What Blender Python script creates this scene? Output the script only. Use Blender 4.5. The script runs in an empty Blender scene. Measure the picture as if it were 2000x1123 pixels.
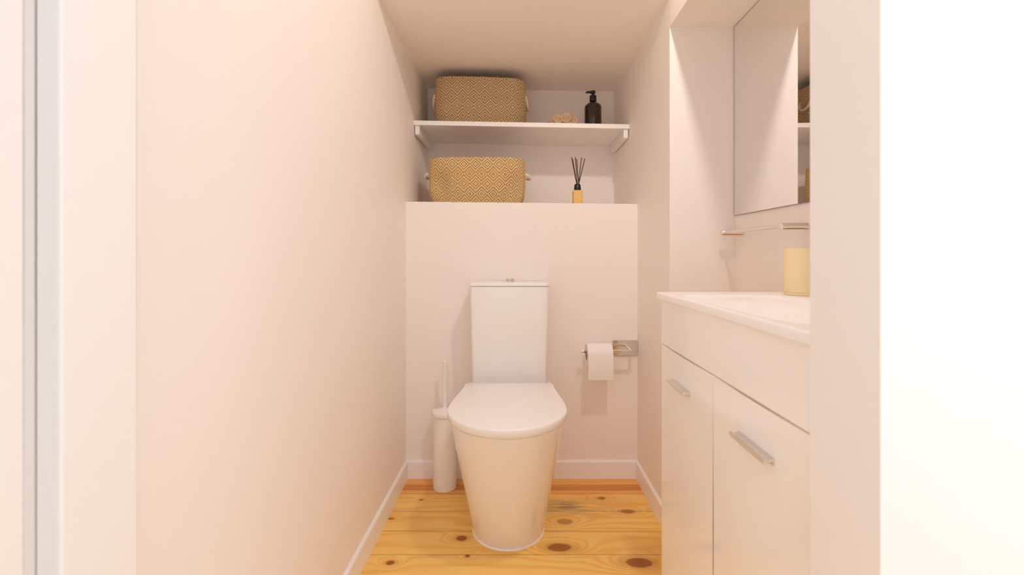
import bpy, bmesh, math, random
from mathutils import Vector, Matrix
random.seed(7)
S = bpy.context.scene
C = S.collection
PI = math.pi

# ------------------------------------------------------------------ camera, light, exposure
EYE = 0.92
F = 868.0                                   # focal length in px of a 2000 px wide frame
cam = bpy.data.cameras.new('camera')
cam.sensor_width = 36.0
cam.lens = F / 2000 * 36
cam.shift_x = (1000 - 1012) / 2000
cam.shift_y = (499 - 561.5) / 2000
cam.clip_start = 0.02
cam.dof.use_dof = True
cam.dof.focus_distance = 1.6
cam.dof.aperture_fstop = 4.5
co = bpy.data.objects.new('camera', cam)
co.location = (0, 0, EYE)
co.rotation_euler = (PI / 2, 0, 0)
C.objects.link(co)
S.camera = co

w = bpy.data.worlds.new('daylight')
S.world = w
w.use_nodes = True
bg = w.node_tree.nodes['Background']
bg.inputs[0].default_value = (0.92, 0.95, 1.0, 1)   # daylight in the hall behind the camera
bg.inputs[1].default_value = 1.08

ld = bpy.data.lights.new('room_lamp', 'SPOT')        # ceiling spotlight near the door, aimed down the room
ld.energy = 24.5
ld.spot_size = math.radians(140)
ld.spot_blend = 1.0
ld.color = (1.0, 0.925, 0.865)
ld.shadow_soft_size = 0.035
lo = bpy.data.objects.new('room_lamp', ld)
lo.location = (0.385, 0.68, 2.11)
lo.rotation_euler = Vector((-0.20, 0.98, -1.20)).to_track_quat('-Z', 'Y').to_euler()
C.objects.link(lo)

ad = bpy.data.lights.new('casing_fill_light', 'AREA')  # unseen fill light added at the right to whiten the door casing
ad.shape = 'RECTANGLE'; ad.size = 0.9; ad.size_y = 1.4
ad.energy = 9
ad.color = (0.94, 0.96, 1.0)
ao = bpy.data.objects.new('casing_fill_light', ad)
ao.location = (1.50, -0.45, 1.30)
ao.rotation_euler = Vector((-1.15, 0.9, -0.1)).to_track_quat('-Z', 'Y').to_euler()
C.objects.link(ao)

S.view_settings.view_transform = 'Standard'
S.view_settings.look = 'None'
S.view_settings.gamma = 1
S.view_settings.use_curve_mapping = False
S.view_settings.exposure = -0.02
S.cycles.max_bounces = 16
S.cycles.diffuse_bounces = 14
S.cycles.glossy_bounces = 6

# ------------------------------------------------------------------ node maths
class V:
    """a float socket with operators"""
    def __init__(s, t, k): s.t, s.k = t, k
    def op(s, o, *a, rev=False):
        n = s.t.nodes.new('ShaderNodeMath'); n.operation = o
        args = [s] + list(a)
        if rev: args = args[::-1]
        for i, x in enumerate(args):
            if isinstance(x, V): s.t.links.new(x.k, n.inputs[i])
            else: n.inputs[i].default_value = x
        return V(s.t, n.outputs[0])
    def __add__(s, o): return s.op('ADD', o)
    __radd__ = __add__
    def __sub__(s, o): return s.op('SUBTRACT', o)
    def __rsub__(s, o): return s.op('SUBTRACT', o, rev=True)
    def __mul__(s, o): return s.op('MULTIPLY', o)
    __rmul__ = __mul__
    def __truediv__(s, o): return s.op('DIVIDE', o)
    def abs(s): return s.op('ABSOLUTE')
    def fl(s): return s.op('FLOOR')
    def fmod(s, m): return s.op('FLOORED_MODULO', m)
    def lt(s, o): return s.op('LESS_THAN', o)
    def gt(s, o): return s.op('GREATER_THAN', o)
    def cos(s): return s.op('COSINE')
    def sin(s): return s.op('SINE')
    def sqrt(s): return s.op('SQRT')
    def mx(s, o): return s.op('MAXIMUM', o)
    def mn(s, o): return s.op('MINIMUM', o)
    def exp(s): return s.op('EXPONENT')
    def smooth(s, a, b, y0=0.0, y1=1.0):
        n = s.t.nodes.new('ShaderNodeMapRange'); n.interpolation_type = 'SMOOTHSTEP'
        s.t.links.new(s.k, n.inputs[0])
        for i, x in zip((1, 2, 3, 4), (a, b, y0, y1)): n.inputs[i].default_value = x
        return V(s.t, n.outputs[0])

def vec(t, x, y, z):
    n = t.nodes.new('ShaderNodeCombineXYZ')
    for i, a in enumerate((x, y, z)):
        if isinstance(a, V): t.links.new(a.k, n.inputs[i])
        else: n.inputs[i].default_value = a
    return n.outputs[0]

def noise(t, v, scale=1, detail=4, rough=0.5, dist=0):
    n = t.nodes.new('ShaderNodeTexNoise')
    if v is not None: t.links.new(v, n.inputs['Vector'])
    n.inputs['Scale'].default_value = scale; n.inputs['Detail'].default_value = detail
    n.inputs['Roughness'].default_value = rough; n.inputs['Distortion'].default_value = dist
    return V(t, n.outputs[0])

def mix(t, f, a, b):
    n = t.nodes.new('ShaderNodeMix'); n.data_type = 'RGBA'
    if isinstance(f, V): t.links.new(f.k, n.inputs[0])
    else: n.inputs[0].default_value = f
    for i, c in ((6, a), (7, b)):
        if isinstance(c, tuple): n.inputs[i].default_value = (*c[:3], 1)
        else: t.links.new(c, n.inputs[i])
    return n.outputs[2]

def base(name, col=(0.8, 0.8, 0.8), rough=0.5, metal=0, spec=0.5, coat=0, bump=0, bscale=200, var=0.0, vscale=3):
    m = bpy.data.materials.new(name); m.use_nodes = True
    t = m.node_tree; b = t.nodes['Principled BSDF']
    b.inputs['Roughness'].default_value = rough; b.inputs['Metallic'].default_value = metal
    b.inputs['Specular IOR Level'].default_value = spec; b.inputs['Coat Weight'].default_value = coat
    b.inputs['Coat Roughness'].default_value = 0.05
    tc = t.nodes.new('ShaderNodeTexCoord').outputs['Object']
    if var:
        c = mix(t, noise(t, tc, vscale, 3), tuple(x * (1 - var) for x in col), tuple(min(1, x * (1 + var)) for x in col))
        t.links.new(c, b.inputs['Base Color'])
    else:
        b.inputs['Base Color'].default_value = (*col, 1)
    if bump:
        bn = t.nodes.new('ShaderNodeBump'); bn.inputs['Strength'].default_value = bump; bn.inputs['Distance'].default_value = 0.001
        t.links.new(noise(t, tc, bscale, 3).k, bn.inputs['Height']); t.links.new(bn.outputs[0], b.inputs['Normal'])
    return m

WALL = base('wall_paint', (0.905, 0.853, 0.818), 0.55, spec=0.35, bump=0.12, bscale=90, var=0.012, vscale=2)
CEIL = base('ceiling_paint', (0.945, 0.885, 0.83), 0.8, spec=0.2, bump=0.1, bscale=70, var=0.01)
TRIM = base('trim_gloss_paint', (0.92, 0.905, 0.90), 0.32, spec=0.45, var=0.01)
LACQ = base('white_lacquer', (0.95, 0.94, 0.935), 0.09, spec=0.5, coat=0.3, var=0.006)
CARC = base('cabinet_board', (0.82, 0.58, 0.36), 0.6, var=0.02)
CERA = base('ceramic', (0.90, 0.885, 0.88), 0.10, spec=0.55, coat=0.4, var=0.005)
BASIN = base('basin_ceramic', (0.93, 0.92, 0.915), 0.28, spec=0.4, var=0.004)
PLAS = base('white_plastic', (0.91, 0.90, 0.89), 0.18, spec=0.5, var=0.005)
SEAL = base('silicone', (0.9, 0.89, 0.87), 0.4, var=0.02)
SHELF = base('shelf_paint', (0.86, 0.845, 0.825), 0.4, var=0.012, vscale=6)
CHRO = base('chrome', (0.82, 0.80, 0.78), 0.10, metal=1, var=0.02)
ALU = base('brushed_aluminium', (0.86, 0.84, 0.82), 0.42, metal=1, bump=0.15, bscale=500, var=0.03)
PAPER = base('toilet_paper', (0.9, 0.885, 0.87), 0.95, spec=0.1, bump=0.6, bscale=420, var=0.02, vscale=40)
CARD = base('cardboard', (0.55, 0.42, 0.30), 0.9, var=0.1, vscale=60)
AMBER = base('dark_amber_glass', (0.022, 0.009, 0.006), 0.08, spec=0.5, coat=0.3, var=0.1)
BLACK = base('black_plastic', (0.008, 0.007, 0.006), 0.3, var=0.2)
REED = base('dark_reed', (0.085, 0.035, 0.02), 0.8, var=0.25, vscale=90)
YGLASS = base('yellow_bottle', (0.82, 0.53, 0.19), 0.55, spec=0.3, var=0.03, vscale=30)
YCUP = base('pale_yellow_glaze', (0.86, 0.72, 0.44), 0.35, spec=0.4, var=0.015, vscale=30)
ROPE = base('cotton_rope', (0.80, 0.70, 0.58), 0.95, spec=0.1, bump=0.9, bscale=300, var=0.12, vscale=120)
ORN = base('beige_wood', (0.76, 0.56, 0.40), 0.7, spec=0.2, bump=0.3, bscale=160, var=0.10, vscale=60)
MIRR = base('mirror_silver', (0.90, 0.89, 0.87), 0.005, metal=1)
MEDGE = base('mirror_edge', (0.30, 0.26, 0.22), 0.3, var=0.1)
BRASS = base('hinge_steel', (0.6, 0.58, 0.56), 0.3, metal=1, var=0.05)

def basket_mat(name, light, dark):
    m = bpy.data.materials.new(name); m.use_nodes = True
    t = m.node_tree; b = t.nodes['Principled BSDF']
    uv = t.nodes.new('ShaderNodeUVMap'); uv.uv_map = 'UVMap'
    sp = t.nodes.new('ShaderNodeSeparateXYZ'); t.links.new(uv.outputs[0], sp.inputs[0])
    u, v = V(t, sp.outputs[0]), V(t, sp.outputs[1])
    wob = (noise(t, uv.outputs[0], 60, 3) - 0.5) * 0.0022
    u = u + wob
    a, h, p = 0.0496, 0.0418, 0.0113
    dA = (((u + a / 2).fmod(a)) - a / 2).abs() + (((v + h).fmod(2 * h)) - h).abs()
    dB = ((u.fmod(a)) - a / 2).abs() + ((v.fmod(2 * h)) - h).abs()
    sel = dA.lt(dB)
    ph = dA.mn(dB) * (2 * PI / p) + (1 - sel) * PI
    st = ph.cos().smooth(-0.35, 0.45)                 # 1 = brown thread
    fine = noise(t, uv.outputs[0], 900, 2)
    col = mix(t, st, light, dark)
    col = mix(t, fine.smooth(0.35, 0.75) * 0.35, col, tuple(x * 0.6 for x in dark))
    t.links.new(col, b.inputs['Base Color'])
    b.inputs['Roughness'].default_value = 0.95; b.inputs['Specular IOR Level'].default_value = 0.1
    bn = t.nodes.new('ShaderNodeBump'); bn.inputs['Strength'].default_value = 0.5; bn.inputs['Distance'].default_value = 0.001
    t.links.new(((u * 3000).sin() * (v * 3000).sin() + fine).k, bn.inputs['Height']); t.links.new(bn.outputs[0], b.inputs['Normal'])
    return m
BASK = basket_mat('woven_diamond_fabric', (0.92, 0.74, 0.50), (0.36, 0.22, 0.075))
BASKY = basket_mat('woven_diamond_fabric_yellow', (0.95, 0.745, 0.44), (0.43, 0.24, 0.06))

SEAM0, PW = 1.367, 0.1162
KNOTS = [  # x, y, rx, ry, strength
    (-0.184, 1.446, 0.0175, 0.0135, 1.0), (-0.383, 1.331, 0.0125, 0.0095, 1.0), (-0.155, 1.361, 0.007, 0.006, 1.0),
    (0.130, 1.401, 0.037, 0.0195, 0.95), (0.363, 1.331, 0.040, 0.021, 0.95), (0.161, 1.536, 0.028, 0.016, 0.6),
    (0.394, 1.597, 0.026, 0.012, 0.8), (0.316, 1.685, 0.014, 0.010, 0.85), (-0.366, 1.674, 0.008, 0.005, 0.9),
    (-0.444, 1.554, 0.010, 0.006, 0.9), (-0.08, 1.66, 0.01, 0.006, 0.8), (-0.35, 1.12, 0.02, 0.014, 1), (0.1, 0.95, 0.02, 0.014, 1)]
def floor_mat():
    m = bpy.data.materials.new('varnished_pine'); m.use_nodes = True
    t = m.node_tree; b = t.nodes['Principled BSDF']
    tc = t.nodes.new('ShaderNodeTexCoord').outputs['Object']
    sp = t.nodes.new('ShaderNodeSeparateXYZ'); t.links.new(tc, sp.inputs[0])
    x, y = V(t, sp.outputs[0]), V(t, sp.outputs[1])
    k = (y - SEAM0) / PW
    idx = k.fl(); fr = k - idx
    wn = t.nodes.new('ShaderNodeTexWhiteNoise'); wn.noise_dimensions = '1D'; t.links.new(idx.k, wn.inputs['W'])
    rnd = V(t, wn.outputs[0])
    halo, core = None, None
    for (kx, ky, rx, ry, s) in KNOTS:
        dx, dy = (x - kx) / rx, (y - ky) / ry
        wob = (noise(t, vec(t, x, y, 0), 60, 2) - 0.5) * 0.35
        d = (dx * dx + dy * dy).sqrt() + wob
        c = d.smooth(0.85, 1.12, s, 0)
        hx = dx * 0.42
        g = (hx * hx + dy * dy * 0.28).op('MULTIPLY', -1.0).exp() * s
        core = c if core is None else core.mx(c)
        halo = g if halo is None else halo.mx(g)
    warp = noise(t, vec(t, x * 1.4 + rnd * 37, y * 5, rnd * 9), 1, 3)
    ring = noise(t, vec(t, x * 1.1 + rnd * 11, y * 9 + rnd * 23, 0), 1, 2)
    phase = y * 150 + warp * 26 + ring * 16 + halo * 28 + rnd * 40
    g1 = (phase.sin() * 0.5 + 0.5)
    g1 = g1 * g1
    fib = noise(t, vec(t, x * 12 + rnd * 5, y * 700, 0), 1, 4)
    col = mix(t, g1 * 0.65 + (warp - 0.5) * 0.5, (1.0, 0.68, 0.20), (0.88, 0.465, 0.095))
    col = mix(t, fib.smooth(0.45, 0.8) * 0.30, col, (0.64, 0.32, 0.06))
    blotch = noise(t, vec(t, x * 3 + rnd * 50, y * 8, 2), 1, 3)
    col = mix(t, blotch.smooth(0.50, 0.75) * 0.30, col, (0.74, 0.36, 0.05))
    col = mix(t, rnd * 0.18, col, (0.84, 0.44, 0.09))
    col = mix(t, halo.smooth(0.25, 1.0) * 0.55, col, (0.52, 0.20, 0.04))
    # the redder board by the wall and its dark streak
    red = y.smooth(1.712, 1.716)
    col = mix(t, red * 0.45, col, (0.80, 0.30, 0.05))
    strk = (y + noise(t, vec(t, x * 2, y * 8, 0), 1, 2) * 0.012)
    dk = strk.smooth(1.742, 1.752) * strk.smooth(1.788, 1.796, 1, 0)
    col = mix(t, red * dk * 0.75, col, (0.58, 0.17, 0.018))
    col = mix(t, red * noise(t, vec(t, x * 3, y * 90, 0), 1, 2).smooth(0.45, 0.6) * 0.3, col, (0.86, 0.44, 0.12))
    # grey streaks on the right of the toilet
    dx, dy = (x - 0.165) / 0.12, (y - 1.625) / 0.045
    st = ((dx * dx + dy * dy) * -1.0).exp() * noise(t, vec(t, x * 9, y * 190, 0), 1, 3).smooth(0.40, 0.58)
    col = mix(t, st * 0.85, col, (0.25, 0.19, 0.12))
    cc = mix(t, noise(t, vec(t, x * 80, y * 200, 0), 1, 2), (0.22, 0.055, 0.006), (0.42, 0.13, 0.012))
    col = mix(t, core * 0.92, col, cc)
    e = fr.mn(1 - fr) * PW
    seam = e.smooth(0.0004, 0.0016, 1, 0)
    col = mix(t, seam * 0.75, col, (0.15, 0.05, 0.012))
    t.links.new(col, b.inputs['Base Color'])
    b.inputs['Roughness'].default_value = 0.30
    b.inputs['Specular IOR Level'].default_value = 0.4
    bn = t.nodes.new('ShaderNodeBump'); bn.inputs['Strength'].default_value = 0.35; bn.inputs['Distance'].default_value = 0.001
    t.links.new((g1 * 0.12 - seam).k, bn.inputs['Height']); t.links.new(bn.outputs[0], b.inputs['Normal'])
    return m
PINE = floor_mat()

# ------------------------------------------------------------------ mesh helpers
def obj(name, bm, mat, parent=None, smooth=False, angle=None, loc=None, rot=None):
    me = bpy.data.meshes.new(name)
    bmesh.ops.recalc_face_normals(bm, faces=bm.faces)
    bm.to_mesh(me); bm.free()
    if smooth or angle:
        for p in me.polygons: p.use_smooth = True
    if angle: me.set_sharp_from_angle(angle=math.radians(angle))
    me.materials.append(mat)
    o = bpy.data.objects.new(name, me); C.objects.link(o)
    if parent: o.parent = parent
    if loc: o.location = loc
    if rot: o.rotation_euler = rot
    return o

def tag(o, label, cat, group=None):
    o['label'] = label; o['category'] = cat
    if group: o['group'] = group
    return o

def thing(name, label, cat, loc=(0, 0, 0), rotz=0, group=None):
    o = bpy.data.objects.new(name, None); C.objects.link(o)
    o.location = loc; o.rotation_euler = (0, 0, rotz); o.empty_display_size = 0.05
    return tag(o, label, cat, group)

def box(bm, x0, x1, y0, y1, z0, z1, bev=0, seg=2):
    vs = [bm.verts.new((x, y, z)) for z in (z0, z1) for y in (y0, y1) for x in (x0, x1)]
    fs = [bm.faces.new([vs[i] for i in q]) for q in ((0, 1, 3, 2), (4, 5, 7, 6), (0, 1, 5, 4), (2, 3, 7, 6), (0, 2, 6, 4), (1, 3, 7, 5))]
    if bev:
        es = {e for f in fs for e in f.edges}
        bmesh.ops.bevel(bm, geom=list(es), offset=bev, segments=seg, profile=0.5, affect='EDGES')
    return bm

def B(*a, **k): return box(bmesh.new(), *a, **k)

def struct(name, bm, mat, parent=None, **k):
    o = obj(name, bm, mat, parent, **k)
    if parent is None: o['kind'] = 'structure'
    return o

def lathe(bm, prof, n=48, c=(0, 0, 0), axis='z', close=False):
    rings = []
    for r, h in prof:
        if r < 1e-6:
            p = [(0, 0, h)]
        else:
            p = [(r * math.cos(2 * PI * i / n), r * math.sin(2 * PI * i / n), h) for i in range(n)]
        out = []
        for a, b_, d in p:
            if axis == 'x': a, b_, d = d, a, b_
            elif axis == 'y': a, b_, d = a, d, b_
            out.append(bm.verts.new((c[0] + a, c[1] + b_, c[2] + d)))
        rings.append(out)
    pr = list(zip(rings, rings[1:]))
    if close: pr.append((rings[-1], rings[0]))
    for A, D in pr:
        if len(A) == 1 and len(D) == 1: continue
        for i in range(n):
            j = (i + 1) % n
            if len(A) == 1: bm.faces.new((A[0], D[i], D[j]))
            elif len(D) == 1: bm.faces.new((A[i], A[j], D[0]))
            else: bm.faces.new((A[i], A[j], D[j], D[i]))
    return bm

def tube(bm, pts, r, n=12, closed=False, ends=True):
    pts = [Vector(p) for p in pts]; m = len(pts)
    tang = []
    for i in range(m):
        if closed: d = pts[(i + 1) % m] - pts[i - 1]
        else: d = pts[min(i + 1, m - 1)] - pts[max(i - 1, 0)]
        tang.append(d.normalized())
    up = Vector((0, 0, 1))
    if abs(tang[0].dot(up)) > 0.9: up = Vector((0, 1, 0))
    nrm = (up - tang[0] * up.dot(tang[0])).normalized()
    rings = []
    for i in range(m):
        nrm = (nrm - tang[i] * nrm.dot(tang[i])).normalized()
        bi = tang[i].cross(nrm)
        rr = r[i] if isinstance(r, (list, tuple)) else r
        rings.append([bm.verts.new(pts[i] + rr * (math.cos(2 * PI * k / n) * nrm + math.sin(2 * PI * k / n) * bi)) for k in range(n)])
    for i in range(m if closed else m - 1):
        A, D = rings[i], rings[(i + 1) % m]
        for k in range(n): bm.faces.new((A[k], A[(k + 1) % n], D[(k + 1) % n], D[k]))
    if ends and not closed:
        bm.faces.new(rings[0][::-1]); bm.faces.new(rings[-1])
    return bm

def loft(bm, rings, cap0=True, cap1=True):
    R = [[bm.verts.new(p) for p in r] for r in rings]
    n = len(R[0])
    for A, D in zip(R, R[1:]):
        for k in range(n): bm.faces.new((A[k], A[(k + 1) % n], D[(k + 1) % n], D[k]))
    if cap0: bm.faces.new(R[0][::-1])
    if cap1: bm.faces.new(R[-1])
    return R

def quad(name, pts, mat, **k):
    bm = bmesh.new(); bm.faces.new([bm.verts.new(p) for p in pts])
    return struct(name, bm, mat, **k)

# ------------------------------------------------------------------ the room
XL, XR, XN = -0.464, 0.494, 0.7095          # left wall, right wall of the toilet alcove, right wall of the basin niche
YD0, YD1 = 0.42, 0.52                       # door wall
YN, YL, YB = 1.449, 1.840, 2.290            # end of niche, low wall behind the toilet, back wall
ZH, ZS = 2.40, 1.666                        # high ceiling, underside of the soffit over the basin
XJL, XJR = -0.4445, 0.3415                  # door jambs

fl = struct('floor', B(-1.4, 1.4, -1.2, YB + 0.1, -0.05, 0), PINE)
struct('wall_left', B(XL - 0.12, XL, YD1, YB + 0.12, 0, ZH + 0.1), WALL)
struct('wall_back', B(XL, XR + 0.3, YB, YB + 0.12, 0, ZH), WALL)
struct('wall_right', B(XR, XN + 0.12, YN, YB, 0, ZH), WALL)            # ends in the niche's end face
struct('wall_niche', B(XN, XN + 0.12, YD1, YN, 0, ZH + 0.1), WALL)
# low wall with its ledge: the top runs slightly down to the right
bm = bmesh.new()
zl, zr = 1.1435, 1.1335
vs = [bm.verts.new(p) for p in ((XL, YL, 0), (XR, YL, 0), (XR, YB, 0), (XL, YB, 0), (XL, YL, zl), (XR, YL, zr), (XR, YB, zr), (XL, YB, zl))]
for q in ((0, 1, 5, 4), (1, 2, 6, 5), (2, 3, 7, 6), (3, 0, 4, 7), (4, 5, 6, 7), (3, 2, 1, 0)): bm.faces.new([vs[i] for i in q])
te = [e for e in bm.edges if {v.index for v in e.verts} is not None and all(abs(v.co.y - YL) < 1e-6 and v.co.z > 1 for v in e.verts)]
bmesh.ops.bevel(bm, geom=te, offset=0.002, segments=2, profile=0.5, affect='EDGES')
struct('wall_low', bm, WALL)
# lowered ceiling at the back
bm = bmesh.new()
cl, cr = 1.780, 1.765
YC = 1.435
vs = [bm.verts.new(p) for p in ((XL, YC, cl), (XR, YC, cr), (XR, YB, cr), (XL, YB, cl), (XL, YC, ZH), (XR, YC, ZH), (XR, YB, ZH), (XL, YB, ZH))]
for q in ((0, 1, 5, 4), (1, 2, 6, 5), (2, 3, 7, 6), (3, 0, 4, 7), (4, 5, 6, 7), (3, 2, 1, 0)): bm.faces.new([vs[i] for i in q])
o = struct('ceiling_low', bm, CEIL)
struct('ceiling', B(XL - 0.12, XN + 0.12, YD1, YB + 0.12, ZH, ZH + 0.1), CEIL)
struct('trim_1', B(XR, XN, YD1, YN, ZS, ZH, bev=0.0), CEIL)            # soffit over the basin
# door wall: outside faces, head
struct('wall_front', B(XJR + 0.012, 1.5, YD0 + 0.004, YD1, 0, 2.7), WALL)
struct('wall_front_left', B(-1.5, XJL - 0.026, YD0 + 0.012, YD1, 0, 2.7), WALL)
struct('wall_front_head', B(XJL - 0.026, XJR + 0.012, YD0 + 0.004, YD1, 2.04, 2.7), WALL)
# jamb linings and casing
struct('trim_2', B(XJR, XJR + 0.012, YD0 + 0.006, YD1, 0, 2.04), TRIM)
struct('trim_3', B(XJR, XJR + 0.16, YD0 - 0.001, YD0 + 0.006, 0, 2.11), TRIM)
struct('trim_4', B(XJL - 0.026, XJL, YD0 + 0.012, YD1, 0, 2.04, bev=0.003, seg=3), TRIM)
struct('trim_5', B(XJL, XJR, YD0 + 0.006, YD1, 2.02, 2.04), TRIM)

# door leaf standing open against the left, hinged on the left jamb
dr = struct('door_1', B(-0.487, -0.4465, -0.345, 0.4045, 0.008, 2.015, bev=0.004, seg=3), TRIM)
for hz in (0.25, 1.75):
    bm = bmesh.new(); tube(bm, [(-0.478, 0.414, hz), (-0.478, 0.414, hz + 0.09)], 0.006, 12)
    obj('hinge', bm, BRASS, dr, angle=40)
bm = bmesh.new()
tube(bm, [(-0.4465, -0.29, 1.0), (-0.405, -0.29, 1.0)], 0.009, 16)
tube(bm, [(-0.41, -0.29, 1.0), (-0.41, -0.17, 1.0)], 0.008, 16)
obj('door_handle', bm, CHRO, dr, angle=40)

# baseboards
BH, BT = 0.0735, 0.010
def base_prof(name, p0, p1, nx, ny):
    """a board from p0 to p1 whose face looks along (nx, ny)"""
    bm = bmesh.new()
    pr = [(0, 0), (BT, 0), (BT, BH - 0.006), (BT - 0.002, BH - 0.002), (BT - 0.005, BH), (0, BH)]
    loft(bm, [[(p[0] + nx * d, p[1] + ny * d, z) for d, z in pr] for p in (p0, p1)])
    return struct(name, bm, TRIM)
base_prof('baseboard_left', (XL, YD1), (XL, YL), 1, 0)
base_prof('baseboard_back', (XL + BT, YL), (XR - BT, YL), 0, -1)
base_prof('baseboard_right', (XR, YN + 0.0), (XR, YL), -1, 0)

# ------------------------------------------------------------------ shelf on side battens
sh = thing('wall_shelf', 'white board shelf spanning the alcove above the toilet on side battens', 'shelf', (0, 0, 0))
YS = 1.968
zsl, zsr = EYE + 0.5985, EYE + 0.5815                     # top at the left and at the right
def zs(x): return zsl + (zsr - zsl) * (x - XL) / (XR - XL)
bm = bmesh.new()
x0, x1 = XL + 0.001, XR - 0.001
prf = lambda x: [(x, YS, zs(x) - 0.020), (x, YB - 0.001, zs(x) - 0.020), (x, YB - 0.001, zs(x)), (x, YS + 0.001, zs(x)), (x, YS, zs(x) - 0.001)]
loft(bm, [prf(x0), prf(x1)])
obj('board', bm, SHELF, sh)
for xa, xb in ((XL + 0.006, XL + 0.025), (XR - 0.025, XR - 0.006)):
    zt = zs((xa + xb) / 2) - 0.0205
    bm = bmesh.new()
    prb = lambda x: [(x, YS + 0.008, zt), (x, YS + 0.008, zt - 0.036), (x, YS + 0.012, zt - 0.040), (x, YB - 0.035, zt - 0.040), (x, YB - 0.025, zt)]
    loft(bm, [prb(xa), prb(xb)])
    obj('batten', bm, SHELF, sh)

# ------------------------------------------------------------------ toilet
TX = -0.033
def dring(w, yf, yb, wb, z, n=28, rc=0.02):
    """D shaped outline: semicircle front of half width w, sides running to half width wb at yb"""
    pts = []
    cy = yf + w
    for i in range(n + 1):
        a = PI + PI * i / n
        pts.append((TX + w * math.cos(a), cy + w * math.sin(a), z))
    for k in range(1, 6):                                     # right side
        f = k / 6; pts.append((TX + w + (wb - w) * f * f * (3 - 2 * f) * 1.0, cy + (yb - rc - cy) * f, z))
    for k in range(5):
        a = PI / 2 * k / 4; pts.append((TX + wb - rc + rc * math.cos(a), yb - rc + rc * math.sin(a), z))
    for k in range(5):
        a = PI / 2 + PI / 2 * k / 4; pts.append((TX - wb + rc + rc * math.cos(a), yb - rc + rc * math.sin(a), z))
    for k in range(5, 0, -1):
        f = k / 6; pts.append((TX - w - (wb - w) * f * f * (3 - 2 * f), cy + (yb - rc - cy) * f, z))
    return pts
toi = thing('toilet', 'white close-coupled toilet with its lid down against the low wall', 'toilet', (0, 0, 0))
bm = bmesh.new()
rings = []
NZ = 22
for i in range(NZ + 1):
    t_ = i / NZ
    e = t_ ** 0.93
    w_ = 0.117 + (0.1745 - 0.117) * e
    yf = 1.386 + (1.194 - 1.386) * (t_ ** 1.04)
    z_ = 0.0015 + 0.4225 * t_
    wb = 0.120 + (0.158 - 0.120) * e
    rings.append(dring(w_, yf, 1.830, wb, z_))
rings.insert(0, dring(0.1155, 1.389, 1.829, 0.119, 0.0008))
rings.append(dring(0.1725, 1.197, 1.829, 0.156, 0.426))
loft(bm, rings)
obj('bowl', bm, CERA, toi, angle=50)
bm = bmesh.new()
loft(bm, [dring(0.1215, 1.3815, 1.826, 0.124, 0.0), dring(0.1210, 1.382, 1.826, 0.1235, 0.002), dring(0.117, 1.386, 1.829, 0.1195, 0.0055)])
obj('seal', bm, SEAL, toi, angle=50)
bm = bmesh.new()
loft(bm, [dring(0.1725, 1.195, 1.618, 0.156, 0.4262), dring(0.1725, 1.195, 1.618, 0.156, 0.4306)])
obj('seat', bm, PLAS, toi, angle=50)
bm = bmesh.new()
LZ = 0.4555
Lr = [dring(0.1795, 1.188, 1.622, 0.1585, 0.4308), dring(0.1815, 1.186, 1.623, 0.160, 0.4325), dring(0.1830, 1.184, 1.625, 0.1605, LZ - 0.005),
      dring(0.1824, 1.1846, 1.6246, 0.160, LZ - 0.0025), dring(0.1810, 1.186, 1.623, 0.159, LZ - 0.0008), dring(0.1785, 1.1885, 1.6205, 0.157, LZ)]
loft(bm, Lr)
obj('lid', bm, PLAS, toi, angle=60)
for sx in (-0.07, 0.07):
    bm = bmesh.new(); lathe(bm, [(0, 0.426), (0.011, 0.426), (0.011, 0.437), (0.009, 0.4395), (0, 0.4395)], 24, (TX + sx, 1.643, 0))
    obj('hinge', bm, CHRO, toi, angle=40)
def rrect(x0, x1, y0, y1, z, r=0.012, n=5):
    out = []
    for cx, cy, a0 in ((x0 + r, y0 + r, PI), (x1 - r, y0 + r, 1.5 * PI), (x1 - r, y1 - r, 0), (x0 + r, y1 - r, 0.5 * PI)):
        for k in range(n + 1):
            a = a0 + PI / 2 * k / n; out.append((cx + r * math.cos(a), cy + r * math.sin(a), z))
    return out
bm = bmesh.new()
loft(bm, [rrect(TX - 0.138, TX + 0.138, 1.674, 1.8385, 0.4265), rrect(TX - 0.1405, TX + 0.1405, 1.670, 1.8385, 0.44), rrect(TX - 0.1485, TX + 0.1485, 1.665, 1.8385, 0.8035)])
obj('cistern', bm, CERA, toi, angle=50)
bm = bmesh.new()
loft(bm, [rrect(TX - 0.1480, TX + 0.1480, 1.6645, 1.8388, 0.8045), rrect(TX - 0.1505, TX + 0.1505, 1.6615, 1.8390, 0.806), rrect(TX - 0.151, TX + 0.151, 1.661, 1.8390, 0.8145),
          rrect(TX - 0.1500, TX + 0.1500, 1.662, 1.8388, 0.817), rrect(TX - 0.147, TX + 0.147, 1.665, 1.8385, 0.8178)])
obj('cistern_lid', bm, CERA, toi, angle=50)
bx, by, bz = TX + 0.001, 1.745, 0.8178
bm = bmesh.new(); lathe(bm, [(0, bz - 0.001), (0.0225, bz - 0.001), (0.0235, bz + 0.003), (0.0215, bz + 0.0055), (0.019, bz + 0.0055), (0.019, bz + 0.004)], 40, (bx, by, 0))
fb = obj('flush_button', bm, CHRO, toi, angle=35)
for s in (-1, 1):
    bm = bmesh.new()
    rg = lambda k, z: [(bx + s * 0.0008 + s * k * abs(math.sin(PI * i / 16)), by + k * math.cos(PI * i / 16), z) for i in range(17)]
    loft(bm, [rg(0.0182, bz + 0.003), rg(0.0182, bz + 0.0095), rg(0.0165, bz + 0.0115), rg(0.012, bz + 0.0125)])
    obj('push_plate', bm, CHRO, fb, angle=35)

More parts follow.
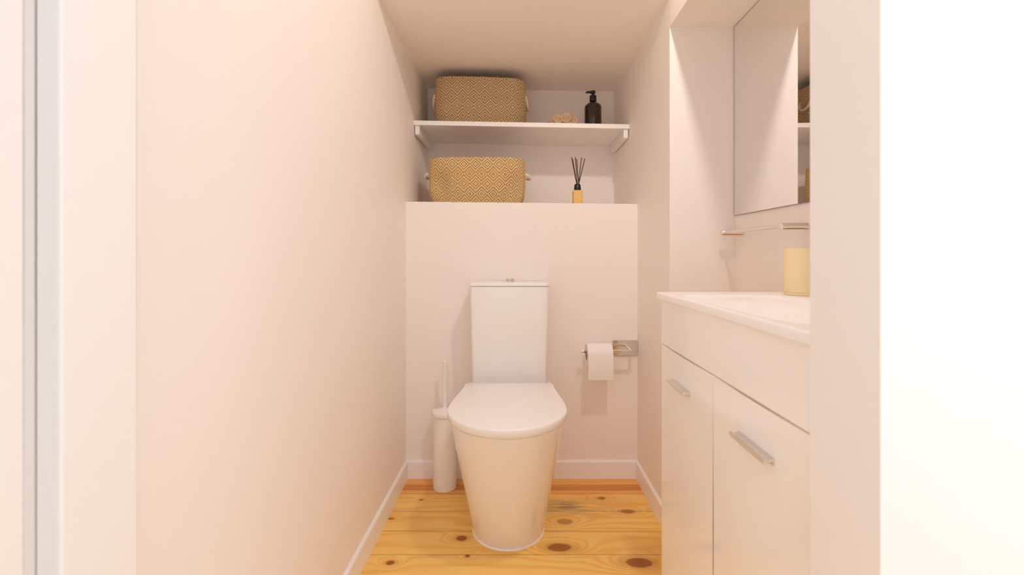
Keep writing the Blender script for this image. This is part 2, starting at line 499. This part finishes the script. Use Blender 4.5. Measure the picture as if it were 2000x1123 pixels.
# ------------------------------------------------------------------ toilet brush
tb = thing('toilet_brush', 'white toilet brush in a tall cylindrical holder left of the toilet', 'toilet brush', (-0.291, 1.766, 0))
bm = bmesh.new()
lathe(bm, [(0, 0), (0.0440, 0), (0.0460, 0.002), (0.0465, 0.01), (0.0465, 0.285), (0.0445, 0.287), (0.0440, 0.285), (0.0440, 0.006), (0, 0.006)], 48)
obj('holder', bm, PLAS, tb, angle=40)
bm = bmesh.new()
lathe(bm, [(0, 0.2875), (0.0500, 0.2875), (0.0512, 0.289), (0.0512, 0.302), (0.0495, 0.3055), (0.045, 0.3075), (0.02, 0.3125), (0.010, 0.316), (0, 0.316)], 48)
obj('lid', bm, PLAS, tb, angle=40)
bm = bmesh.new()
lathe(bm, [(0, 0.315), (0.0098, 0.315), (0.0092, 0.33), (0.0074, 0.42), (0.0064, 0.494), (0.0082, 0.498), (0.0086, 0.501), (0.0065, 0.503), (0, 0.5035)], 24)
obj('handle', bm, PLAS, tb, angle=40)
bm = bmesh.new()
lathe(bm, [(0, 0.02), (0.024, 0.022), (0.034, 0.04), (0.034, 0.09), (0.02, 0.11), (0.005, 0.112), (0.005, 0.286), (0, 0.286)], 20)
obj('brush_head', bm, PLAS, tb, angle=40)

# ------------------------------------------------------------------ paper holder and roll
YR, ZR = 1.770, 0.539
hd = thing('toilet_paper_holder', 'chrome paper holder with square plate on the low wall right of toilet', 'toilet paper holder', (0, 0, 0))
bm = bmesh.new()
box(bm, 0.391, 0.4905, YL - 0.008, YL - 0.0003, 0.508, 0.571, bev=0.0012)
obj('wall_plate', bm, CHRO, hd)
bm = bmesh.new()
pth = [(0.459, YL - 0.008, ZR), (0.459, YL - 0.040, ZR), (0.459, YR + 0.016, ZR)]
for k in range(1, 7):
    a = PI / 2 * k / 6; pth.append((0.459 - 0.014 * (1 - math.cos(a)), YR + 0.014 - 0.014 * math.sin(a), ZR))
pth += [(0.40, YR, ZR), (0.30, YR, ZR), (0.258, YR, ZR)]
tube(bm, pth, 0.0055, 16)
obj('bar', bm, CHRO, hd, angle=40)
bm = bmesh.new(); lathe(bm, [(0, 0.252), (0.0062, 0.252), (0.0075, 0.2545), (0.0075, 0.266), (0.0060, 0.268), (0, 0.268)], 20, (0, YR, ZR), axis='x')
obj('end_cap', bm, CHRO, hd, angle=40)
tr = thing('toilet_roll', 'white toilet paper roll hanging on the chrome holder with a loose sheet', 'toilet roll', (0, 0, 0))
rc, rr = 0.020, 0.0455
cz = ZR + 0.0055 - rc
rx0, rx1 = 0.272, 0.370
bm = bmesh.new()
prof = [(rc, rx0 + 0.001), (rr - 0.001, rx0), (rr, rx0 + 0.001), (rr, rx1 - 0.001), (rr - 0.001, rx1), (rc, rx1 - 0.001)]
lathe(bm, prof, 64, (0, YR, cz), axis='x', close=True)
obj('roll', bm, PAPER, tr, angle=40)
bm = bmesh.new()
lathe(bm, [(rc, rx0 - 0.001), (rc, rx1 + 0.001), (rc - 0.001, rx1 + 0.001), (rc - 0.001, rx0 - 0.001)], 40, (0, YR, cz), axis='x', close=True)
obj('core', bm, CARD, tr, angle=40)
bm = bmesh.new()
line = []
for k in range(13):
    a = PI * 0.60 + (PI - PI * 0.60) * k / 12
    line.append((YR + (rr + 0.0012) * math.cos(a), cz + (rr + 0.0012) * math.sin(a)))
for k in range(1, 13):
    f = k / 12; line.append((YR - rr - 0.0012 - 0.001 * math.sin(PI * f) + 0.005 * f * f, cz + (0.437 - cz) * f))
NXs = 10
gr = []
for j in range(2):
    gg = []
    for y_, z_ in line:
        row = []
        for i in range(NXs + 1):
            u_ = i / NXs
            f = max(0, (cz - z_) / (cz - 0.437))
            row.append(bm.verts.new((rx0 + 0.0005 + (rx1 - rx0 - 0.001) * u_ + 0.001 * f * math.sin(9 * u_), y_ - 0.0006 * j - 0.0014 * f * math.sin(u_ * 7), z_ - f * 0.002 * math.sin(u_ * PI))))
        gg.append(row)
    gr.append(gg)
for gg in gr:
    for A, D in zip(gg, gg[1:]):
        for i in range(NXs): bm.faces.new((A[i], A[i + 1], D[i + 1], D[i]))
for i in range(NXs): bm.faces.new((gr[0][-1][i], gr[0][-1][i + 1], gr[1][-1][i + 1], gr[1][-1][i]))
for s in (0, -1):
    for A0, A1, D0, D1 in zip(gr[0], gr[0][1:], gr[1], gr[1][1:]): bm.faces.new((A0[s], A1[s], D1[s], D0[s]))
obj('loose_sheet', bm, PAPER, tr, angle=60)

# ------------------------------------------------------------------ baskets
def basket(name, label, x0, x1, y0, y1, z, hh, mat, seed, sag, hout, hdrop, zbase):
    rnd = random.Random(seed)
    cx, cy = (x0 + x1) / 2, (y0 + y1) / 2
    t = thing(name, label, 'storage basket', (cx, cy, z), 0, 'patterned fabric baskets')
    hw, hd_ = (x1 - x0) / 2, (y1 - y0) / 2
    r = 0.065
    def outline(ins, zz):
        pts = []
        a_, b_ = hw - ins, hd_ - ins; rr_ = r - ins * 0.5
        # start at the back centre, go round
        segs = []
        def ln(p, q, n):
            for k in range(n): segs.append((p[0] + (q[0] - p[0]) * k / n, p[1] + (q[1] - p[1]) * k / n))
        def arc(c, a0, n):
            for k in range(n):
                a = a0 + PI / 2 * k / n; segs.append((c[0] + rr_ * math.cos(a), c[1] + rr_ * math.sin(a)))
        ln((0, b_), (-a_ + rr_, b_), 10); arc((-a_ + rr_, b_ - rr_), PI / 2, 8)
        ln((-a_, b_ - rr_), (-a_, -b_ + rr_), 8); arc((-a_ + rr_, -b_ + rr_), PI, 8)
        ln((-a_ + rr_, -b_), (a_ - rr_, -b_), 20); arc((a_ - rr_, -b_ + rr_), 1.5 * PI, 8)
        ln((a_, -b_ + rr_), (a_, b_ - rr_), 8); arc((a_ - rr_, b_ - rr_), 0, 8)
        ln((a_ - rr_, b_), (0, b_), 10)
        return segs
    def dent(p, v):
        x, y = p
        f = v / hh
        k = 1 - 0.065 * sag[0] * math.exp(-((f - 0.0) / 0.18) ** 2) + 0.02 * math.sin(PI * f)
        x, y = x * k, y * k
        if y < 0:
            for (ux, uv, s, rx, rv) in sag[1]:
                g = math.exp(-((x - ux) / rx) ** 2 - ((f - uv) / rv) ** 2); y += s * g
        zz = v
        zz += f * (sag[2] * math.cos(x / hw * 2.2) + sag[3] * x / hw)
        return (x, y, zz + (zbase(x) if zbase else 0))
    nv = 20
    bm = bmesh.new()
    uvl = bm.loops.layers.uv.new('UVMap')
    o0 = outline(0, 0); n = len(o0)
    arcl = [0]
    for k in range(n):
        p, q = o0[k], o0[(k + 1) % n]; arcl.append(arcl[-1] + math.hypot(p[0] - q[0], p[1] - q[1]))
    tot = arcl[-1]
    outer = [[bm.verts.new(dent(p, hh * j / nv)) for p in outline(0, 0)] for j in range(nv + 1)]
    inner = [[bm.verts.new(dent(p, max(hh * j / nv, 0.006))) for p in outline(0.004, 0)] for j in range(nv + 1)]
    def strip(A, D, va, vd, flip=False):
        for k in range(n):
            k2 = (k + 1) % n
            f = bm.faces.new((A[k], A[k2], D[k2], D[k]))
            for lp, (uu, vv) in zip(f.loops, ((arcl[k], va), (arcl[k + 1], va), (arcl[k + 1], vd), (arcl[k], vd))): lp[uvl].uv = (uu - tot / 2, vv)
    for j in range(nv):
        strip(outer[j], outer[j + 1], hh * j / nv, hh * (j + 1) / nv)
        strip(inner[j], inner[j + 1], hh * j / nv, hh * (j + 1) / nv)
    strip(outer[-1], inner[-1], hh, hh + 0.003)
    bm.faces.new(outer[0]); bm.faces.new(inner[0])
    obj('basket_body', bm, mat, t, angle=60)
    zb = zbase or (lambda x: 0)
    for s in (-1, 1):
        pts = []; N = 18
        for k in range(N + 1):
            f = k / N; q = math.sin(PI * f)
            pts.append((s * (hw - 0.004 + hout * q ** 0.6), 0.045 * -math.cos(PI * f) - hd_ * 0.25, hh * 0.70 - hdrop * q + zb(s * hw)))
        bm = bmesh.new(); tube(bm, pts, 0.0068, 10)
        obj('rope_handle', bm, ROPE, t, smooth=True)
    return t
tilt_s = lambda x: (zsr - zsl) / (XR - XL) * x + 0.0004
tilt_l = lambda x: (zr - zl) / (XR - XL) * x + 0.0004
xa, xb = -0.387, 0.034
basket('storage_basket', 'tan diamond-patterned fabric basket on the upper shelf under the ceiling', xa, xb, 2.020, 2.272, zs((xa + xb) / 2), 0.217, BASK, 1,
       (0.4, [(0.19, 0.2, 0.012, 0.06, 0.4), (-0.19, 0.3, 0.008, 0.05, 0.5)], 0.002, -0.002), 0.016, 0.05, tilt_s)
xa, xb = -0.389, 0.027
zz = zl + (zr - zl) * ((xa + xb) / 2 - XL) / (XR - XL)
basket('storage_basket', 'yellowish diamond-patterned fabric basket on the ledge below the shelf', xa, xb, 1.893, 2.175, zz, 0.197, BASKY, 2,
       (1.0, [(-0.155, 0.42, 0.042, 0.040, 0.30), (0.165, 0.35, 0.036, 0.040, 0.28), (0.12, 0.05, 0.012, 0.07, 0.2)], 0.002, 0.002), 0.030, 0.012, tilt_l)

# ------------------------------------------------------------------ soap bottle
sx_, sy_ = 0.3535, 2.10
sb = thing('soap_bottle', 'dark brown pump soap bottle at the right end of the upper shelf', 'soap bottle', (sx_, sy_, zs(sx_) + 0.0008))
bm = bmesh.new()
lathe(bm, [(0, 0), (0.036, 0), (0.0395, 0.003), (0.040, 0.007), (0.040, 0.112), (0.0392, 0.1185), (0.036, 0.1235), (0.019, 0.1375), (0.0145, 0.1405), (0.0130, 0.144), (0.0130, 0.148), (0, 0.148)], 56)
obj('bottle_body', bm, AMBER, sb, angle=50)
bm = bmesh.new()
lathe(bm, [(0, 0.1435), (0.0155, 0.1435), (0.0160, 0.145), (0.0160, 0.167), (0.0145, 0.170), (0.006, 0.1705), (0.0055, 0.184), (0, 0.184)], 40)
obj('collar', bm, BLACK, sb, angle=40)
bm = bmesh.new()
lathe(bm, [(0, 0.180), (0.011, 0.180), (0.0125, 0.182), (0.0125, 0.190), (0.010, 0.1925), (0, 0.193)], 32)
tube(bm, [(0.0, 0, 0.1865), (-0.020, 0, 0.1868), (-0.030, 0, 0.186), (-0.034, 0, 0.183)], [0.006, 0.0052, 0.004, 0.003], 12)
obj('pump_head', bm, BLACK, sb, angle=50)

# ------------------------------------------------------------------ curled loop ornament
ox, oy = 0.216, 2.035
orn = thing('ornament', 'beige ornament of linked curled loops on the upper shelf beside the soap bottle', 'ornament', (ox, oy, zs(ox) + 0.0005))
def ring(cx, cy, czz, R, r, rx, ry, rz, ell=1.25):
    M = Matrix.Rotation(rz, 3, 'Z') @ Matrix.Rotation(ry, 3, 'Y') @ Matrix.Rotation(rx, 3, 'X')
    pts = [Vector((cx, cy, czz)) + M @ Vector((R * ell * math.cos(2 * PI * k / 26), R * math.sin(2 * PI * k / 26), 0)) for k in range(26)]
    lo_ = min(p.z for p in pts) - r
    if lo_ < 0: pts = [p + Vector((0, 0, -lo_)) for p in pts]
    bm = bmesh.new(); tube(bm, pts, r, 10, closed=True)
    obj('loop', bm, ORN, orn, smooth=True)
for a in ((-0.036, -0.016, 0.034, 0.0165, 0.0066, 1.40, 0.20, 0.2, 1.1), (0.001, -0.018, 0.038, 0.0170, 0.0068, 1.48, -0.15, -0.15, 1.12), (0.034, -0.012, 0.028, 0.0150, 0.0062, 1.30, 0.45, -0.3, 1.1),
          (-0.036, -0.017, 0.034, 0.0062, 0.0052, 1.40, 0.20, 0.2, 1.0), (0.001, -0.019, 0.038, 0.0065, 0.0054, 1.48, -0.15, -0.15, 1.0), (0.034, -0.013, 0.028, 0.0056, 0.0048, 1.30, 0.45, -0.3, 1.0),
          (-0.057, -0.004, 0.014, 0.013, 0.0058, 0.7, -0.5, 0.5, 1.2), (-0.018, 0.010, 0.040, 0.016, 0.0062, 1.1, 0.7, 0.8, 1.2), (0.018, 0.010, 0.043, 0.015, 0.0060, 1.1, -0.8, 0.3, 1.2),
          (-0.030, 0.0, 0.014, 0.020, 0.0062, 0.1, 0.15, 0.3, 1.3), (0.014, 0.002, 0.014, 0.020, 0.0062, 0.15, -0.1, -0.5, 1.3), (0.054, 0.002, 0.012, 0.013, 0.0056, 0.4, 0.4, 0.9, 1.25),
          (0.000, 0.016, 0.024, 0.018, 0.0062, 0.8, 0.7, 1.6, 1.2), (-0.042, 0.014, 0.026, 0.015, 0.0060, 1.0, -0.4, 0.1, 1.2), (0.046, 0.012, 0.022, 0.014, 0.0058, 1.1, 0.3, 0.5, 1.1), (-0.048, -0.010, 0.022, 0.012, 0.0055, 1.2, -0.7, 0.2, 1.2)):
    ring(*a)

# ------------------------------------------------------------------ reed diffuser
dx_, dy_ = 0.2632, 1.972
dz_ = zl + (zr - zl) * (dx_ - XL) / (XR - XL)
rd = thing('reed_diffuser', 'yellow reed diffuser with black cap and thin dark sticks on the ledge', 'reed diffuser', (dx_, dy_, dz_ + 0.0005))
bm = bmesh.new()
loft(bm, [rrect(-0.0195, 0.0195, -0.0195, 0.0195, 0, 0.003, 3), rrect(-0.0205, 0.0205, -0.0205, 0.0205, 0.001, 0.003, 3), rrect(-0.0205, 0.0205, -0.0205, 0.0205, 0.069, 0.003, 3), rrect(-0.0190, 0.0190, -0.0190, 0.0190, 0.071, 0.003, 3)])
obj('bottle_body', bm, YGLASS, rd, angle=40)
bm = bmesh.new()
lathe(bm, [(0, 0.071), (0.0155, 0.071), (0.0155, 0.080), (0.0130, 0.0985), (0.0118, 0.1000), (0.007, 0.1000), (0.007, 0.092), (0, 0.092)], 36)
obj('cap', bm, BLACK, rd, angle=40)
def at(px, py, d): return ((px - 1012) / F * d - dx_, EYE + (499 - py) / F * d - dz_ - 0.0005)
for tpx, bpx, dd in ((1115.8, 1126.6, -0.004), (1119.2, 1127.2, 0.006), (1122.7, 1127.8, -0.006), (1127.8, 1130.4, 0.008), (1135.2, 1129.6, -0.002), (1142.8, 1130.0, 0.004)):
    xt, zt = at(tpx, 308.5, dy_); xb_, zb_ = at(bpx, 361, dy_)
    bm = bmesh.new(); tube(bm, [(xb_ - (xt - xb_) * 0.03, dd * 0.2, zb_ + 0.005 - 0.010), (xt, dd * 3, zt)], 0.0019, 8)
    obj('reed', bm, REED, rd, angle=40)

# ------------------------------------------------------------------ vanity
VX, VY0, VY1, VZ = 0.371, 0.541, 1.150, 0.8090
YM = 0.845
vn = thing('vanity_cabinet', 'gloss white two-door vanity cabinet under the washbasin', 'bathroom cabinet', (0, 0, 0))
bm = bmesh.new()
fx = VX + 0.010
box(bm, fx, XN - 0.002, VY0 + 0.001, VY0 + 0.017, 0.075, VZ - 0.0005)
box(bm, fx, XN - 0.002, VY1 - 0.017, VY1 - 0.001, 0.075, VZ - 0.0005)
box(bm, fx, XN - 0.002, VY0 + 0.017, VY1 - 0.017, 0.075, 0.091)
box(bm, XN - 0.014, XN - 0.002, VY0 + 0.017, VY1 - 0.017, 0.091, VZ - 0.0005)
box(bm, VX + 0.0030, fx, VY0 + 0.002, VY1 - 0.002, 0.69125, 0.69345)  # filler strip added close behind the gap above the doors to lighten its shade
box(bm, fx + 0.03, XN - 0.02, VY0 + 0.01, VY1 - 0.01, 0.0, 0.075)
obj('carcass', bm, CARC, vn)
obj('front_panel', B(VX, VX + 0.0095, VY0, VY1, 0.6935, VZ - 0.0008, bev=0.0012), LACQ, vn)
for ya, yb, hc in ((YM + 0.0007, VY1, 1.0085), (VY0, YM - 0.0007, 0.694)):
    d = obj('door', B(VX, VX + 0.0095, ya, yb, 0.080, 0.6912, bev=0.0012), LACQ, vn)
    bm = bmesh.new()
    pr = [(0.0, 0.0045), (-0.003, 0.0040), (-0.007, 0.0020), (-0.011, 0.0022), (-0.0145, 0.0046), (-0.0165, 0.0030), (-0.0165, -0.0035), (-0.0145, -0.0050),
          (-0.0140, -0.0005), (-0.011, -0.0005), (-0.007, -0.0008), (-0.003, 0.0006), (-0.0018, -0.0060), (0.0, -0.0060)]
    loft(bm, [[(VX - 0.0002 + px_, y_, 0.6215 + pz_) for px_, pz_ in pr] for y_ in (hc - 0.0515, hc + 0.0515)])
    obj('handle', bm, ALU, d, angle=30)

# basin top: one slab with a sunken bowl
bs = thing('washbasin', 'white ceramic slab washbasin resting on the vanity cabinet', 'washbasin', (0, 0, 0))
ZT = 0.8255
bx0, bx1, by0, by1 = 0.3606, XN - 0.001, 0.535, 1.157
bm = bmesh.new()
NX, NY = 96, 130
bcx, bcy, brx, bry = 0.497, 0.8425, 0.121, 0.2425
def ztop(x, y):
    q = (abs((x - bcx) / brx) ** 7 + abs((y - bcy) / bry) ** 7) ** (1 / 7)
    e = min(x - bx0, y - by0, by1 - y)
    z = ZT - 0.007 * (0.5 + 0.5 * math.cos(PI * min(1, max(0, (q - 0.88) / 0.12)))) - 0.055 * (0.5 + 0.5 * math.cos(PI * min(1, max(0, (q - 0.12) / 0.78))))
    if e < 0.004: z -= (0.004 - math.sqrt(max(0, 0.004 ** 2 - (0.004 - e) ** 2)))
    return z
def ticks(a, b, n):
    m = [a, a + 0.0006, a + 0.0015, a + 0.0027, a + 0.004]
    inner = [a + 0.004 + (b - a - 0.008) * k / n for k in range(1, n)]
    return m + inner + [b - 0.004, b - 0.0027, b - 0.0015, b - 0.0006, b]
xs_, ys_ = ticks(bx0, bx1, NX), ticks(by0, by1, NY)
top = [[bm.verts.new((x, y, ztop(x, y))) for x in xs_] for y in ys_]
for A, D in zip(top, top[1:]):
    for i in range(len(xs_) - 1): bm.faces.new((A[i], A[i + 1], D[i + 1], D[i]))
ZB = 0.8094
per = [top[0][i] for i in range(len(xs_))] + [top[j][-1] for j in range(1, len(ys_))] + [top[-1][i] for i in range(len(xs_) - 2, -1, -1)] + [top[j][0] for j in range(len(ys_) - 2, 0, -1)]
low = [bm.verts.new((v.co.x, v.co.y, ZB)) for v in per]
for k in range(len(per)):
    k2 = (k + 1) % len(per); bm.faces.new((per[k], per[k2], low[k2], low[k]))
# underside follows the bowl inside the cabinet
inr = [bm.verts.new((min(max(v.co.x, bx0 + 0.05), bx1 - 0.03), min(max(v.co.y, by0 + 0.05), by1 - 0.05), ZB)) for v in low]
bot = [bm.verts.new((bcx + (v.co.x - bcx) * 0.75, bcy + (v.co.y - bcy) * 0.75, 0.70)) for v in inr]
for P, Q in ((low, inr), (inr, bot)):
    for k in range(len(P)):
        k2 = (k + 1) % len(P)
        try: bm.faces.new((P[k], P[k2], Q[k2], Q[k]))
        except ValueError: pass
bm.faces.new(bot)
obj('basin', bm, BASIN, bs, angle=50)
bm = bmesh.new(); lathe(bm, [(0, 0), (0.022, 0), (0.022, 0.003), (0.018, 0.005), (0, 0.006)], 32, (bcx, bcy, ZT - 0.0622))
obj('drain', bm, CHRO, bs, angle=40)

# cup beside the basin
cu = obj('tumbler', lathe(bmesh.new(), [(0, 0), (0.0310, 0), (0.0325, 0.001), (0.0330, 0.003), (0.0330, 0.0052), (0.0322, 0.0062), (0.0322, 0.0070), (0.0340, 0.0082), (0.0344, 0.012),
    (0.0344, 0.1095), (0.0335, 0.1110), (0.0318, 0.1112), (0.0312, 0.1100), (0.0312, 0.008), (0, 0.008)], 56), YCUP, angle=45, loc=(0.6735, 1.062, ZT + 0.0003))
tag(cu, 'pale yellow round tumbler standing at the back of the washbasin', 'tumbler')

# ------------------------------------------------------------------ mirror and towel bar
mi = thing('wall_mirror', 'large frameless mirror on the wall above the washbasin', 'mirror', (0, 0, 0))
mz0, mz1, my0, my1 = 1.0495, ZS - 0.001, 0.545, YN - 0.002
obj('mirror_backing', B(XN - 0.0050, XN - 0.0004, my0, my1, mz0, mz1), MEDGE, mi)
obj('mirror_glass', B(XN - 0.0066, XN - 0.0051, my0 + 0.0012, my1 - 0.0026, mz0 + 0.0012, mz1 - 0.0026), MIRR, mi)
tw = thing('towel_bar', 'chrome towel bar on two posts below the mirror', 'towel bar', (0, 0, 0))
ZW = 0.9915
for y_ in (1.405, 1.0885):
    bm = bmesh.new()
    lathe(bm, [(0, 0.6425), (0.0072, 0.6425), (0.0084, 0.644), (0.0084, 0.7045), (0.0088, 0.7050), (0.0088, XN - 0.0003), (0, XN - 0.0003)], 32, (0, y_, ZW), axis='x')
    obj('post', bm, CHRO, tw, angle=40)
bm = bmesh.new(); tube(bm, [(0.655, 1.0885, ZW + 0.001), (0.655, 1.405, ZW + 0.001)], 0.0048, 20)
obj('bar', bm, CHRO, tw, angle=40)
